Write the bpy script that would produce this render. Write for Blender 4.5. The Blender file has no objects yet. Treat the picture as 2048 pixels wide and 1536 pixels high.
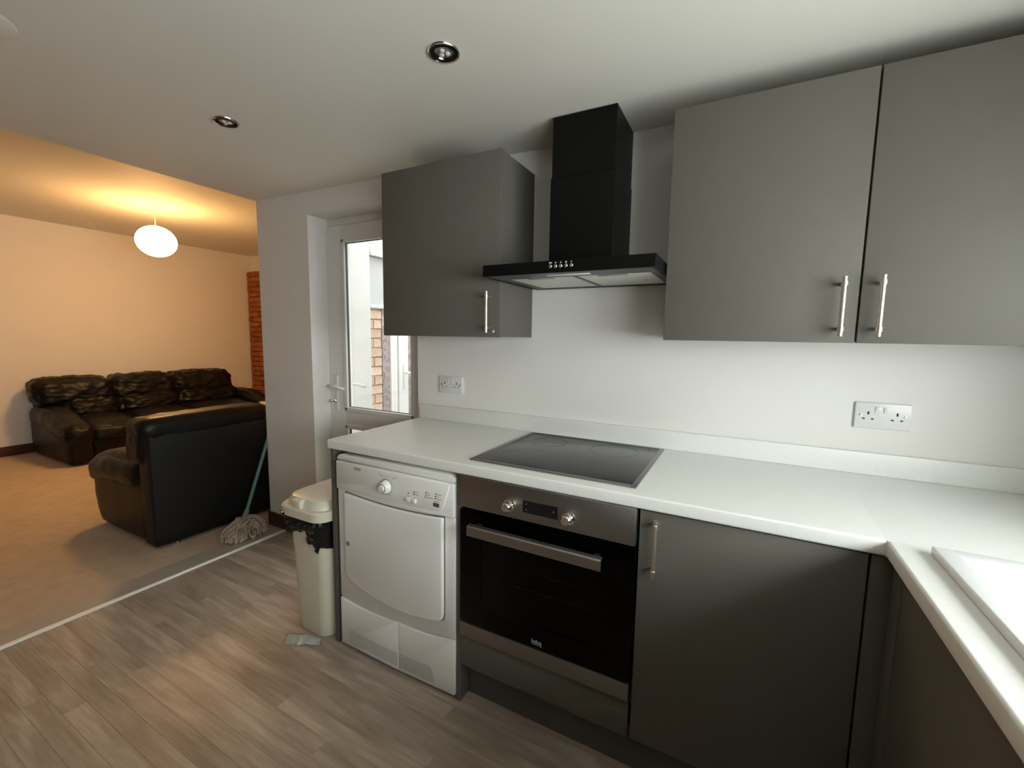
import bpy, bmesh, math, random
from mathutils import Vector, Matrix, noise
random.seed(7)
R = math.radians
scene = bpy.context.scene
COL = scene.collection

# ------------------------------------------------------------------ camera
cam = bpy.data.cameras.new('camera')
cam.sensor_width = 36.0
cam.lens = 866.24 / 2048 * 36.0
cam.clip_start = 0.02
co = bpy.data.objects.new('camera', cam); COL.objects.link(co)
fw = Vector((-0.46553273, 0.87836336, -0.10843011))
rt = Vector((0.88269231, 0.46970507, 0.01521317))
up = Vector((-0.06429287, 0.0886282, 0.99398766))
M = Matrix((rt, up, -fw)).transposed().to_4x4()
M.translation = (0.834598, -1.80182, 1.34195)
co.matrix_world = M
scene.camera = co

# ------------------------------------------------------------------ sky, daylight portals, exposure
wd = bpy.data.worlds.new('overcast_sky'); scene.world = wd; wd.use_nodes = True
bg = wd.node_tree.nodes['Background']
bg.inputs['Color'].default_value = (0.94, 1.0, 0.985, 1)
bg.inputs['Strength'].default_value = 17.0
scene.view_settings.view_transform = 'Standard'
scene.view_settings.look = 'None'
scene.view_settings.gamma = 1.0
scene.view_settings.use_curve_mapping = False
scene.view_settings.exposure = 0.0
scene.cycles.diffuse_bounces = 8
scene.cycles.max_bounces = 14
scene.cycles.transparent_max_bounces = 16
scene.cycles.sample_clamp_indirect = 8.0

WX, WY0, WY1, WZ0, WZ1 = 1.745, -2.90, -0.58, 1.04, 1.66     # the kitchen window in the right wall
def portal(name, loc, rot, sx, sy):
    l = bpy.data.lights.new(name, 'AREA'); l.shape = 'RECTANGLE'; l.size = sx; l.size_y = sy
    l.cycles.is_portal = True
    o = bpy.data.objects.new(name, l); COL.objects.link(o); o.location = loc; o.rotation_euler = rot
portal('window_portal', (WX + 0.22, (WY0 + WY1) / 2, (WZ0 + WZ1) / 2), (0, R(90), 0), WZ1 - WZ0, WY1 - WY0)
portal('door_portal', (-1.11, 0.34, 1.0), (R(-90), 0, 0), 0.86, 2.0)

# ------------------------------------------------------------------ materials
def mat(name, col, rough=0.5, metal=0.0, spec=0.5, var=0.0, vscale=8.0, bump=0.0, bscale=200.0, stretch=None,
        coat=0.0, rand=0.0, emit=None, estr=0.0, trans=0.0):
    m = bpy.data.materials.new(name); m.use_nodes = True
    nt = m.node_tree; N = nt.nodes; L = nt.links
    b = N['Principled BSDF']
    b.inputs['Base Color'].default_value = (*col, 1)
    b.inputs['Roughness'].default_value = rough
    b.inputs['Metallic'].default_value = metal
    b.inputs['Specular IOR Level'].default_value = spec
    b.inputs['Coat Weight'].default_value = coat
    if trans: b.inputs['Transmission Weight'].default_value = trans
    if emit:
        b.inputs['Emission Color'].default_value = (*emit, 1); b.inputs['Emission Strength'].default_value = estr
    tc = N.new('ShaderNodeTexCoord'); src = tc.outputs['Object']
    if stretch:
        mp = N.new('ShaderNodeMapping'); mp.inputs['Scale'].default_value = stretch
        L.new(src, mp.inputs['Vector']); src = mp.outputs['Vector']
    if var or rand:
        n = N.new('ShaderNodeTexNoise'); n.inputs['Scale'].default_value = vscale; n.inputs['Detail'].default_value = 5
        L.new(src, n.inputs['Vector'])
        rmp = N.new('ShaderNodeMapRange')
        rmp.inputs['From Min'].default_value = 0.25; rmp.inputs['From Max'].default_value = 0.75
        rmp.inputs['To Min'].default_value = 1 - var; rmp.inputs['To Max'].default_value = 1 + var
        L.new(n.outputs['Fac'], rmp.inputs['Value'])
        fac = rmp.outputs['Result']
        if rand:
            oi = N.new('ShaderNodeObjectInfo'); r2 = N.new('ShaderNodeMapRange')
            r2.inputs['To Min'].default_value = 1 - rand; r2.inputs['To Max'].default_value = 1 + rand
            L.new(oi.outputs['Random'], r2.inputs['Value'])
            mu = N.new('ShaderNodeMath'); mu.operation = 'MULTIPLY'
            L.new(fac, mu.inputs[0]); L.new(r2.outputs['Result'], mu.inputs[1]); fac = mu.outputs[0]
        vm = N.new('ShaderNodeVectorMath'); vm.operation = 'SCALE'
        vm.inputs[0].default_value = col
        L.new(fac, vm.inputs['Scale']); L.new(vm.outputs['Vector'], b.inputs['Base Color'])
    if bump:
        n2 = N.new('ShaderNodeTexNoise'); n2.inputs['Scale'].default_value = bscale; n2.inputs['Detail'].default_value = 4
        L.new(src, n2.inputs['Vector'])
        bp = N.new('ShaderNodeBump'); bp.inputs['Strength'].default_value = bump; bp.inputs['Distance'].default_value = 0.002
        L.new(n2.outputs['Fac'], bp.inputs['Height']); L.new(bp.outputs['Normal'], b.inputs['Normal'])
    return m

def glass_mat(name, tint=(1, 1, 1), base=0.04, rough=0.0):
    m = bpy.data.materials.new(name); m.use_nodes = True
    nt = m.node_tree; N = nt.nodes; L = nt.links; N.clear()
    out = N.new('ShaderNodeOutputMaterial'); mix = N.new('ShaderNodeMixShader')
    tr = N.new('ShaderNodeBsdfTransparent'); tr.inputs['Color'].default_value = (*tint, 1)
    gl = N.new('ShaderNodeBsdfGlossy'); gl.inputs['Roughness'].default_value = rough
    lw = N.new('ShaderNodeLayerWeight'); lw.inputs['Blend'].default_value = 0.5
    pw = N.new('ShaderNodeMath'); pw.operation = 'POWER'; pw.inputs[1].default_value = 5.0
    mr = N.new('ShaderNodeMapRange'); mr.inputs['To Min'].default_value = base; mr.inputs['To Max'].default_value = 0.9
    L.new(lw.outputs['Facing'], pw.inputs[0]); L.new(pw.outputs[0], mr.inputs['Value'])
    L.new(mr.outputs['Result'], mix.inputs['Fac']); L.new(tr.outputs[0], mix.inputs[1]); L.new(gl.outputs[0], mix.inputs[2])
    L.new(mix.outputs[0], out.inputs['Surface'])
    return m

def plank_mat():
    m = bpy.data.materials.new('oak_vinyl'); m.use_nodes = True
    nt = m.node_tree; N = nt.nodes; L = nt.links; b = N['Principled BSDF']
    b.inputs['Roughness'].default_value = 0.42; b.inputs['Specular IOR Level'].default_value = 0.35
    tc = N.new('ShaderNodeTexCoord'); oi = N.new('ShaderNodeObjectInfo')
    sc = N.new('ShaderNodeMath'); sc.operation = 'MULTIPLY'; sc.inputs[1].default_value = 37.0
    L.new(oi.outputs['Random'], sc.inputs[0])
    cb = N.new('ShaderNodeCombineXYZ'); L.new(sc.outputs[0], cb.inputs['X']); L.new(sc.outputs[0], cb.inputs['Y'])
    ad = N.new('ShaderNodeVectorMath'); ad.operation = 'ADD'
    L.new(tc.outputs['Object'], ad.inputs[0]); L.new(cb.outputs[0], ad.inputs[1])
    def tex(scale, s, det, dist):
        mp = N.new('ShaderNodeMapping'); mp.inputs['Scale'].default_value = s
        L.new(ad.outputs[0], mp.inputs['Vector'])
        n = N.new('ShaderNodeTexNoise'); n.inputs['Scale'].default_value = scale
        n.inputs['Detail'].default_value = det; n.inputs['Distortion'].default_value = dist
        L.new(mp.outputs[0], n.inputs['Vector']); return n
    n1 = tex(3.0, (0.8, 6.0, 1), 6, 0.7)
    n2 = tex(14.0, (0.35, 7.0, 1), 4, 0.3)
    n3 = tex(2.0, (1.0, 1.6, 1), 3, 0.2)
    cr = N.new('ShaderNodeValToRGB')
    e = cr.color_ramp.elements
    e[0].position = 0.28; e[0].color = (0.262, 0.206, 0.163, 1)
    e[1].position = 0.70; e[1].color = (0.46, 0.388, 0.320, 1)
    mid = cr.color_ramp.elements.new(0.5); mid.color = (0.355, 0.289, 0.232, 1)
    L.new(n1.outputs['Fac'], cr.inputs['Fac'])
    def ml(a, b_, lo, hi):
        r = N.new('ShaderNodeMapRange'); r.inputs['From Min'].default_value = a; r.inputs['From Max'].default_value = b_
        r.inputs['To Min'].default_value = lo; r.inputs['To Max'].default_value = hi; return r
    r2 = ml(0.3, 0.7, 0.88, 1.12); L.new(n2.outputs['Fac'], r2.inputs['Value'])
    r3 = ml(0.3, 0.7, 0.86, 1.12); L.new(n3.outputs['Fac'], r3.inputs['Value'])
    r4 = ml(0, 1, 0.84, 1.10); L.new(oi.outputs['Random'], r4.inputs['Value'])
    m1 = N.new('ShaderNodeMath'); m1.operation = 'MULTIPLY'; L.new(r2.outputs[0], m1.inputs[0]); L.new(r3.outputs[0], m1.inputs[1])
    m2 = N.new('ShaderNodeMath'); m2.operation = 'MULTIPLY'; L.new(m1.outputs[0], m2.inputs[0]); L.new(r4.outputs[0], m2.inputs[1])
    vs = N.new('ShaderNodeVectorMath'); vs.operation = 'SCALE'
    L.new(cr.outputs['Color'], vs.inputs[0]); L.new(m2.outputs[0], vs.inputs['Scale'])
    L.new(vs.outputs[0], b.inputs['Base Color'])
    bp = N.new('ShaderNodeBump'); bp.inputs['Strength'].default_value = 0.12; bp.inputs['Distance'].default_value = 0.001
    L.new(n2.outputs['Fac'], bp.inputs['Height']); L.new(bp.outputs[0], b.inputs['Normal'])
    return m

MT = {}
MT['wall'] = mat('white_emulsion', (0.80, 0.785, 0.76), 0.75, spec=0.25, var=0.015, vscale=3, bump=0.08, bscale=120)
MT['wallgrey'] = mat('bounce_absorber_grey', (0.16, 0.165, 0.17), 0.75, spec=0.25, var=0.015, vscale=3)  # dark only so the unseen back wall bounces less light
MT['ceiling'] = mat('ceiling_emulsion', (0.78, 0.765, 0.70), 0.7, spec=0.3, var=0.012, vscale=2, bump=0.08, bscale=90)
MT['cab'] = mat('matt_grey_laminate', (0.124, 0.117, 0.101), 0.55, spec=0.2, var=0.02, vscale=30)
MT['cabdark'] = mat('grey_carcass', (0.100, 0.098, 0.086), 0.55, spec=0.2, var=0.02, vscale=30)
MT['worktop'] = mat('white_worktop', (0.79, 0.80, 0.775), 0.36, spec=0.45, var=0.02, vscale=70, bump=0.03, bscale=250)
MT['steel'] = mat('brushed_steel', (0.33, 0.315, 0.30), 0.40, 1.0, var=0.05, vscale=40, stretch=(1, 30, 30))
MT['handle'] = mat('satin_nickel', (0.78, 0.75, 0.68), 0.36, 1.0, var=0.03, vscale=60)
MT['chrome'] = mat('chrome', (0.82, 0.80, 0.77), 0.12, 1.0)
MT['blackglass'] = mat('black_glass', (0.006, 0.006, 0.007), 0.06, spec=0.5)
MT['hobglass'] = mat('ceramic_hob_glass', (0.016, 0.016, 0.017), 0.20, spec=0.6, var=0.1, vscale=5)
MT['black'] = mat('black_enamel', (0.0035, 0.0035, 0.0035), 0.42, spec=0.16)
MT['blackplastic'] = mat('black_plastic', (0.012, 0.012, 0.012), 0.4)
MT['hoodunder'] = mat('hood_underside_grey', (0.10, 0.10, 0.10), 0.4, 0.3)
MT['filter'] = mat('aluminium_filter_mesh', (0.74, 0.74, 0.69), 0.5, 0.15, var=0.16, vscale=420, bump=0.5, bscale=420)
MT['lens'] = mat('frosted_lens', (0.75, 0.75, 0.70), 0.35)
MT['upvc'] = mat('white_upvc', (0.78, 0.78, 0.76), 0.28, spec=0.5, var=0.01, vscale=4)
MT['gasket'] = mat('rubber_gasket', (0.10, 0.10, 0.10), 0.6)
MT['appliance'] = mat('white_enamel', (0.83, 0.825, 0.80), 0.30, spec=0.5, var=0.01, vscale=5)
MT['print'] = mat('grey_print', (0.09, 0.09, 0.09), 0.5)
MT['dark'] = mat('dark_cavity', (0.01, 0.01, 0.01), 0.8)
MT['plastic'] = mat('white_plastic', (0.74, 0.74, 0.74), 0.3)
MT['bin'] = mat('cream_plastic', (0.68, 0.64, 0.52), 0.30, var=0.02, vscale=6)
MT['liner'] = mat('black_bin_liner', (0.006, 0.006, 0.007), 0.22, spec=0.6, bump=0.25, bscale=60)
MT['leather'] = mat('dark_leather', (0.0065, 0.0052, 0.0045), 0.40, spec=0.24, var=0.2, vscale=9, bump=0.35, bscale=150)
MT['leatherback'] = mat('black_leathercloth', (0.0075, 0.0078, 0.0085), 0.5, spec=0.3, bump=0.2, bscale=260)
MT['carpet'] = mat('beige_carpet', (0.50, 0.405, 0.305), 0.95, spec=0.1, var=0.10, vscale=14, bump=0.9, bscale=330)
MT['brown'] = mat('dark_stained_wood', (0.070, 0.026, 0.016), 0.4, var=0.25, vscale=6, stretch=(12, 1, 12))
MT['thresh'] = mat('grey_threshold_board', (0.36, 0.325, 0.285), 0.42, spec=0.45, var=0.06, vscale=8)
MT['alu'] = mat('bright_aluminium', (0.86, 0.85, 0.81), 0.42, 0.45)
MT['plank'] = plank_mat()
MT['grout'] = mat('dark_joint', (0.32, 0.26, 0.21), 0.8)
MT['brick'] = mat('red_brick', (0.33, 0.115, 0.045), 0.85, spec=0.2, var=0.25, vscale=25, rand=0.28, bump=0.5, bscale=90)
MT['mortar'] = mat('lime_mortar', (0.22, 0.12, 0.07), 0.95, spec=0.1, var=0.15, vscale=30, bump=0.5, bscale=150)
MT['render'] = mat('white_render', (0.72, 0.71, 0.70), 0.9, spec=0.1, var=0.06, vscale=5, bump=0.5, bscale=60)
MT['ybrick'] = mat('hazed_brick', (0.66, 0.50, 0.38), 0.9, spec=0.1, var=0.2, vscale=25, rand=0.15, bump=0.4, bscale=90)  # brick colour lightened to carry the washed-out outdoor haze
MT['ystone'] = mat('purple_stone', (0.36, 0.30, 0.30), 0.9, spec=0.1, var=0.45, vscale=35, bump=0.5, bscale=80)
MT['paving'] = mat('concrete_paving', (0.40, 0.39, 0.37), 0.9, spec=0.1, var=0.12, vscale=8, bump=0.3, bscale=80)
MT['teal'] = mat('teal_tube', (0.10, 0.22, 0.20), 0.4, var=0.05, vscale=10)
MT['mop'] = mat('cotton_yarn', (0.42, 0.35, 0.27), 0.95, spec=0.1, var=0.45, vscale=18, bump=0.6, bscale=260)
MT['mopgrey'] = mat('grey_mop_socket', (0.16, 0.17, 0.19), 0.5)
MT['glass'] = glass_mat('window_glass', base=0.05)
MT['ovenglass'] = glass_mat('oven_door_glass', tint=(0.50, 0.50, 0.50), base=0.016)
MT['wrap'] = mat('clear_wrapper', (0.72, 0.78, 0.74), 0.12, spec=0.9, var=0.2, vscale=30, trans=0.25)
MT['ceramic'] = mat('white_composite', (0.73, 0.745, 0.745), 0.25, spec=0.5, var=0.01, vscale=10)
MT['lampshade'] = mat('glowing_paper_shade', (0.8, 0.75, 0.6), 0.7, emit=(1.0, 0.53, 0.19), estr=44.0)
def shade_falloff(m):        # emission graded to dim the ceiling: the top glows less than the sides and underside
    N = m.node_tree.nodes; L = m.node_tree.links; b = N['Principled BSDF']
    g = N.new('ShaderNodeNewGeometry'); sx = N.new('ShaderNodeSeparateXYZ'); mr = N.new('ShaderNodeMapRange')
    L.new(g.outputs['Normal'], sx.inputs[0]); L.new(sx.outputs['Z'], mr.inputs['Value'])
    mr.inputs['From Min'].default_value = -1; mr.inputs['From Max'].default_value = 1
    mr.inputs['To Min'].default_value = 104.0; mr.inputs['To Max'].default_value = 15.0
    L.new(mr.outputs[0], b.inputs['Emission Strength'])
shade_falloff(MT['lampshade'])
MT['lampmetal'] = mat('dark_chrome', (0.10, 0.085, 0.075), 0.16, 1.0)
MT['reflector'] = mat('lamp_reflector', (0.62, 0.62, 0.62), 0.12, 0.9, bump=0.8, bscale=160)
MT['maroon'] = mat('maroon_felt', (0.045, 0.008, 0.012), 0.8, var=0.2, vscale=40)
MT['winglass'] = mat('grey_window_glass', (0.55, 0.56, 0.58), 0.1, spec=0.6, var=0.05, vscale=3)

# ------------------------------------------------------------------ mesh helpers
class B:
    """collects shapes, in world coordinates, for ONE mesh object"""
    def __init__(s): s.bm = bmesh.new()
    def add(s, t):
        me = bpy.data.meshes.new('t'); t.to_mesh(me); t.free(); s.bm.from_mesh(me); bpy.data.meshes.remove(me); return s
    def box(s, x0, x1, y0, y1, z0, z1, bev=0.0, seg=2):
        t = bmesh.new(); bmesh.ops.create_cube(t, size=1)
        for v in t.verts:
            v.co = Vector(((x0 + x1) / 2 + v.co.x * (x1 - x0), (y0 + y1) / 2 + v.co.y * (y1 - y0), (z0 + z1) / 2 + v.co.z * (z1 - z0)))
        if bev: bmesh.ops.bevel(t, geom=t.edges[:], offset=bev, segments=seg, profile=0.5, affect='EDGES')
        return s.add(t)
    def prism(s, pts, axis, a0, a1, bev=0.0, seg=2):
        """polygon in the two other axes (in x,y,z order), extruded along axis"""
        t = bmesh.new()
        def P(p, a):
            q = list(p); q.insert('xyz'.index(axis), a); return Vector(q)
        lo = [t.verts.new(P(p, a0)) for p in pts]; hi = [t.verts.new(P(p, a1)) for p in pts]
        n = len(pts)
        t.faces.new(lo); t.faces.new(hi[::-1])
        for i in range(n): t.faces.new((lo[i], hi[i], hi[(i + 1) % n], lo[(i + 1) % n]))
        bmesh.ops.recalc_face_normals(t, faces=t.faces[:])
        if bev:
            ed = [e for e in t.edges if len(e.link_faces) == 2 and e.calc_face_angle(0) > R(28)]
            bmesh.ops.bevel(t, geom=ed, offset=bev, segments=seg, profile=0.5, affect='EDGES')
        return s.add(t)
    def lathe(s, prof, c, axis=(0, 0, 1), seg=24):
        """prof: list of (radius, height) along axis from c"""
        t = bmesh.new(); ax = Vector(axis).normalized(); u = ax.orthogonal().normalized(); w = ax.cross(u); c = Vector(c)
        rings = []
        for r, h in prof:
            if r < 1e-6: rings.append([t.verts.new(c + ax * h)])
            else: rings.append([t.verts.new(c + ax * h + (u * math.cos(2 * math.pi * k / seg) + w * math.sin(2 * math.pi * k / seg)) * r) for k in range(seg)])
        for a, b in zip(rings, rings[1:]):
            for k in range(seg):
                k2 = (k + 1) % seg
                if len(a) == 1 and len(b) == 1: continue
                if len(a) == 1: t.faces.new((a[0], b[k], b[k2]))
                elif len(b) == 1: t.faces.new((a[k], a[k2], b[0]))
                else: t.faces.new((a[k], a[k2], b[k2], b[k]))
        bmesh.ops.recalc_face_normals(t, faces=t.faces[:])
        return s.add(t)
    def cyl(s, p0, p1, r, seg=16, r1=None):
        p0, p1 = Vector(p0), Vector(p1); h = (p1 - p0).length; r1 = r if r1 is None else r1
        return s.lathe([(0, 0), (r, 0), (r1, h), (0, h)], p0, p1 - p0, seg)
    def tube(s, pts, r, seg=8):
        t = bmesh.new(); pts = [Vector(p) for p in pts]; rings = []; n = len(pts)
        prev = None
        for i, p in enumerate(pts):
            d = (pts[min(i + 1, n - 1)] - pts[max(i - 1, 0)]).normalized()
            u = d.orthogonal().normalized() if prev is None else (prev - d * prev.dot(d)).normalized()
            prev = u; w = d.cross(u)
            rr = r(i / (n - 1)) if callable(r) else r
            rings.append([t.verts.new(p + (u * math.cos(2 * math.pi * k / seg) + w * math.sin(2 * math.pi * k / seg)) * rr) for k in range(seg)])
        for a, b in zip(rings, rings[1:]):
            for k in range(seg): t.faces.new((a[k], a[(k + 1) % seg], b[(k + 1) % seg], b[k]))
        t.faces.new(rings[0][::-1]); t.faces.new(rings[-1])
        bmesh.ops.recalc_face_normals(t, faces=t.faces[:])
        return s.add(t)
    def cushion(s, x0, x1, y0, y1, z0, z1, r=0.06, puff=0.03, wr=0.006, n=14, fr=7.0, seed=0.0, shear=None):
        t = bmesh.new(); bmesh.ops.create_cube(t, size=2)
        bmesh.ops.subdivide_edges(t, edges=t.edges[:], cuts=n, use_grid_fill=True)
        h = Vector(((x1 - x0) / 2, (y1 - y0) / 2, (z1 - z0) / 2)); c = Vector(((x0 + x1) / 2, (y0 + y1) / 2, (z0 + z1) / 2))
        r = min(r, min(h) * 0.98)
        for v in t.verts:
            q = v.co.copy(); p = Vector((q.x * h.x, q.y * h.y, q.z * h.z))
            inn = Vector([max(-(h[i] - r), min(h[i] - r, p[i])) for i in range(3)])
            d = p - inn
            if d.length > 1e-6: d.normalize()
            nn = d.copy(); b = 0
            for i in range(3):
                j, k = (i + 1) % 3, (i + 2) % 3
                if abs(abs(q[i]) - 1) < 1e-4: b = max(b, (1 - q[j] ** 2) * (1 - q[k] ** 2))
            pos = inn + d * r + nn * puff * b
            w = c + pos
            k1 = noise.noise(Vector((w.x * fr + seed, w.y * fr, w.z * fr * 1.7)))
            k2 = noise.noise(Vector((w.x * fr * 2.7 + seed, w.y * fr * 2.7, w.z * fr * 3.9 + 9)))
            rid = (1 - abs(k1) * 2) * 0.6 + k2 * 0.5
            w += nn * wr * rid
            if shear: w = shear(w)
            v.co = w
        bmesh.ops.recalc_face_normals(t, faces=t.faces[:])
        return s.add(t)
    def text(s, body, size, P, ux, uz, depth=0.0006):
        """flat lettering: origin P (centre), ux reading direction, uz up"""
        cu = bpy.data.curves.new('t', 'FONT'); cu.body = body; cu.size = size; cu.align_x = 'CENTER'; cu.align_y = 'CENTER'
        cu.extrude = depth; cu.resolution_u = 3
        o = bpy.data.objects.new('t', cu); COL.objects.link(o)
        dg = bpy.context.evaluated_depsgraph_get(); me = bpy.data.meshes.new_from_object(o.evaluated_get(dg))
        bpy.data.objects.remove(o)
        ux, uz = Vector(ux).normalized(), Vector(uz).normalized(); n = ux.cross(uz)
        t = bmesh.new(); t.from_mesh(me); bpy.data.meshes.remove(me)
        for v in t.verts: v.co = Vector(P) + ux * v.co.x + uz * v.co.y + n * v.co.z
        return s.add(t)

ORG = {}
def world_of(o):
    return ORG[o.name]
def obj(name, b, m, parent=None, loc=None, smooth=True):
    me = bpy.data.meshes.new(name)
    if loc is None and parent is None:
        xs = [v.co for v in b.bm.verts]
        loc = Vector(((min(v.x for v in xs) + max(v.x for v in xs)) / 2, (min(v.y for v in xs) + max(v.y for v in xs)) / 2, min(v.z for v in xs)))
    org = Vector(loc) if loc is not None else (world_of(parent))
    for v in b.bm.verts: v.co -= org
    b.bm.to_mesh(me); b.bm.free()
    if smooth:
        me.polygons.foreach_set('use_smooth', [True] * len(me.polygons))
        me.set_sharp_from_angle(angle=R(32))
    me.materials.append(MT[m] if isinstance(m, str) else m)
    o = bpy.data.objects.new(name, me); COL.objects.link(o)
    ORG[o.name] = org
    if parent is not None:
        o.parent = parent; o.location = org - world_of(parent)
    else: o.location = org
    return o
def tag(o, label=None, cat=None, group=None, kind=None):
    if label: o['label'] = label
    if cat: o['category'] = cat
    if group: o['group'] = group
    if kind: o['kind'] = kind
    return o
def thing(name, loc, label, cat, group=None, kind=None):
    o = bpy.data.objects.new(name, None); COL.objects.link(o); o.location = loc; o.empty_display_size = 0.1
    ORG[o.name] = Vector(loc)
    return tag(o, label, cat, group, kind)
def struct(name, b, m): return tag(obj(name, b, m), kind='structure')

XL, XN, XR = -5.96, -2.03, 1.745           # living-room wall, nib edge, right wall
YB, YF, YFAR = 0.0, -6.4, 2.33
def zc(x): return 2.155 - 0.0207 * (x + 0.05)   # the old kitchen ceiling rises slightly to the left
LZ = 2.51

# ------------------------------------------------------------------ setting
fl = struct('floor', B().box(-1.996, XR + .25, YF - .2, 0.15, -0.12, -0.004), 'grout')
# strips of oak-look flooring along X, 63.5 mm wide
rowh = 0.0635; y = -0.676 + 10 * rowh
PK = {}
def plank(x0, x1, y0, y1):
    key = (round(x1 - x0, 3), round(y1 - y0, 3))
    if key not in PK:
        b = B(); b.box(-key[0] / 2, key[0] / 2, -key[1] / 2, key[1] / 2, -0.004, 0, 0.0003, 1)
        me = bpy.data.meshes.new('plank'); b.bm.to_mesh(me); b.bm.free(); me.materials.append(MT['plank']); PK[key] = me
    o = bpy.data.objects.new('plank', PK[key]); COL.objects.link(o)
    o.parent = fl; o.location = Vector(((x0 + x1) / 2, (y0 + y1) / 2, 0)) - world_of(fl)
rowi = 0
known = {7: -1.245, 9: -1.233, 10: -.59, 13: -.568, 15: -1.148, 21: -1.235, 13.5: -1.80}
while y > -3.3:
    y1, y0 = y, y - rowh
    lo, hi = -1.845, XR
    L_ = random.choice((.9, 1.05, 1.22))
    x = known.get(rowi, lo + random.uniform(.2, 1.0)); 
    while x - L_ > lo + .1: x -= L_
    cuts = [lo]
    while x < hi - 0.15:
        cuts.append(x); x += L_
    cuts.append(hi)
    for a, c in zip(cuts, cuts[1:]): plank(a, c, y0, y1)
    y -= rowh; rowi += 1

struct('ceiling', B().prism([(XN, zc(XN)), (XR + .25, zc(XR + .25)), (XR + .25, 2.75), (XN, 2.75)], 'y', YF - .2, 0.0), 'ceiling')
struct('ceiling', B().box(XL - .2, XN, YF - .2, YFAR + .2, LZ, LZ + .24), 'ceiling')

# wall with hob, lintel over the back door and the nib to its left
DX0, DX1, DZ = -1.535, -0.69, 2.055
wb = B()
wb.prism([(DX1, 0), (XR, 0), (XR, zc(XR)), (DX1, zc(DX1))], 'y', 0, .3)
wb.prism([(DX0, DZ), (DX1, DZ), (DX1, zc(DX1)), (DX0, zc(DX0))], 'y', 0, .3)
wb.prism([(XN, 0), (DX0, 0), (DX0, zc(DX0)), (XN, zc(XN))], 'y', 0, .3)
wb.box(XN, XR, 0, .3, 2.21, 2.75)
struct('wall_back', wb, 'wall')
struct('wall_partition', B().box(XN, XN + .24, .3, YFAR, 0, 2.75), 'wall')
struct('wall_left', B().box(XL - .2, XL, YF - .2, YFAR + .2, -.1, LZ), 'wall')
struct('wall_far', B().box(XL, XN + .24, YFAR, YFAR + .2, -.1, LZ), 'wall')
wf = B().box(XL, XR, YF - .2, YF, -.1, LZ + .2)
struct('wall_front', wf, 'wallgrey')  # unseen, set deep and dark to cut bounce light
wr = B()
wr.box(XR, XR + .25, WY1, .3, 0, 2.2); wr.box(XR, XR + .25, YF - .2, WY0, 0, 2.2)
wr.box(XR, XR + .25, WY0, WY1, 0, WZ0); wr.box(XR, XR + .25, WY0, WY1, WZ1, 2.2)
struct('wall_right', wr, 'wall')
# kitchen window (outside the frame, its size invented to shape the daylight)
wn = thing('window_1', (XR + .14, (WY0 + WY1) / 2, WZ0), None, None, kind='structure')
fr = B()
fr.box(XR + .11, XR + .17, WY0, WY1, WZ0, WZ0 + .06, .005); fr.box(XR + .11, XR + .17, WY0, WY1, WZ1 - .06, WZ1, .005)
for a in (WY0, (WY0 + WY1) / 2 - .03, WY1 - .06): fr.box(XR + .11, XR + .17, a, a + .06, WZ0 + .06, WZ1 - .06, .005)
obj('window_frame', fr, 'upvc', wn)
for k in range(2):
    a = WY0 + .06 + k * ((WY1 - WY0) / 2 - .015)
    obj('pane', B().box(XR + .135, XR + .141, a, a + (WY1 - WY0) / 2 - .1, WZ0 + .06, WZ1 - .06), 'glass', wn)
obj('window_sill', B().box(XR - .02, XR + .11, WY0, WY1, WZ0 - .001, WZ0 + .02, .006), 'upvc', wn)

struct('baseboard_left', B().box(XL, XL + .018, YF, YFAR, 0, .11, .005), 'brown')
bb = B().box(XN - .004, DX0 + .0, -.018, 0.0, 0, .10, .005)
struct('baseboard_back', bb, 'brown')
struct('baseboard_far', B().box(XL + .02, XN, YFAR - .018, YFAR, 0, .11, .005), 'brown')

cp = obj('carpet', B().box(XL + .017, -1.9965, YF + .001, YFAR - .019, -.1, .006), 'carpet')
tag(cp, 'beige cut-pile carpet covering the living room floor', 'carpet', kind='stuff')

th = thing('threshold_strip', (-1.92, -1.6, 0), 'wide grey threshold strip with bright metal edge between carpet and planks', 'threshold strip')
obj('board', B().box(-1.995, -1.853, YF, -0.02, -.003, .009, .0015, 1), 'thresh', th)
e = B().prism([(-1.853, -.003), (-1.838, -.003), (-1.838, .0035), (-1.841, .008), (-1.848, .0115), (-1.853, .0115)], 'y', YF, -0.02)
tag(obj('metal_edge', e, 'alu', th), 'bright polished metal nosing')

# brick chimney breast at the far end of the living room
cb = thing('wall_chimney', (-5.45, YFAR, 0), None, None, kind='structure')
obj('mortar', B().box(-5.93, -4.3, YFAR - .055, YFAR, 0, 2.265), 'mortar', cb)
bk = {}
def brick(parent, x0, x1, y0, y1, z0, z1, m):
    key = (round(x1 - x0, 3), round(y1 - y0, 3), round(z1 - z0, 3), m)
    if key not in bk:
        b = B(); b.box(-key[0] / 2, key[0] / 2, -key[1] / 2, key[1] / 2, 0, key[2], .004, 1)
        me = bpy.data.meshes.new('brick'); b.bm.to_mesh(me); b.bm.free(); me.materials.append(MT[m]); bk[key] = me
    o = bpy.data.objects.new('brick', bk[key]); COL.objects.link(o); o.parent = parent
    o.location = Vector(((x0 + x1) / 2 + random.uniform(-.002, .002), (y0 + y1) / 2 + random.uniform(-.003, .003), z0)) - world_of(parent)
for c in range(30):
    z = .006 + c * .0753
    x = -5.935 if c % 2 else -5.935 - .0
    w0 = .215 if c % 2 else .1025
    while x < -4.9:
        brick(cb, x, x + w0, YFAR - .075, YFAR - .02, z, z + .065, 'brick'); x += w0 + .01; w0 = .215

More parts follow.
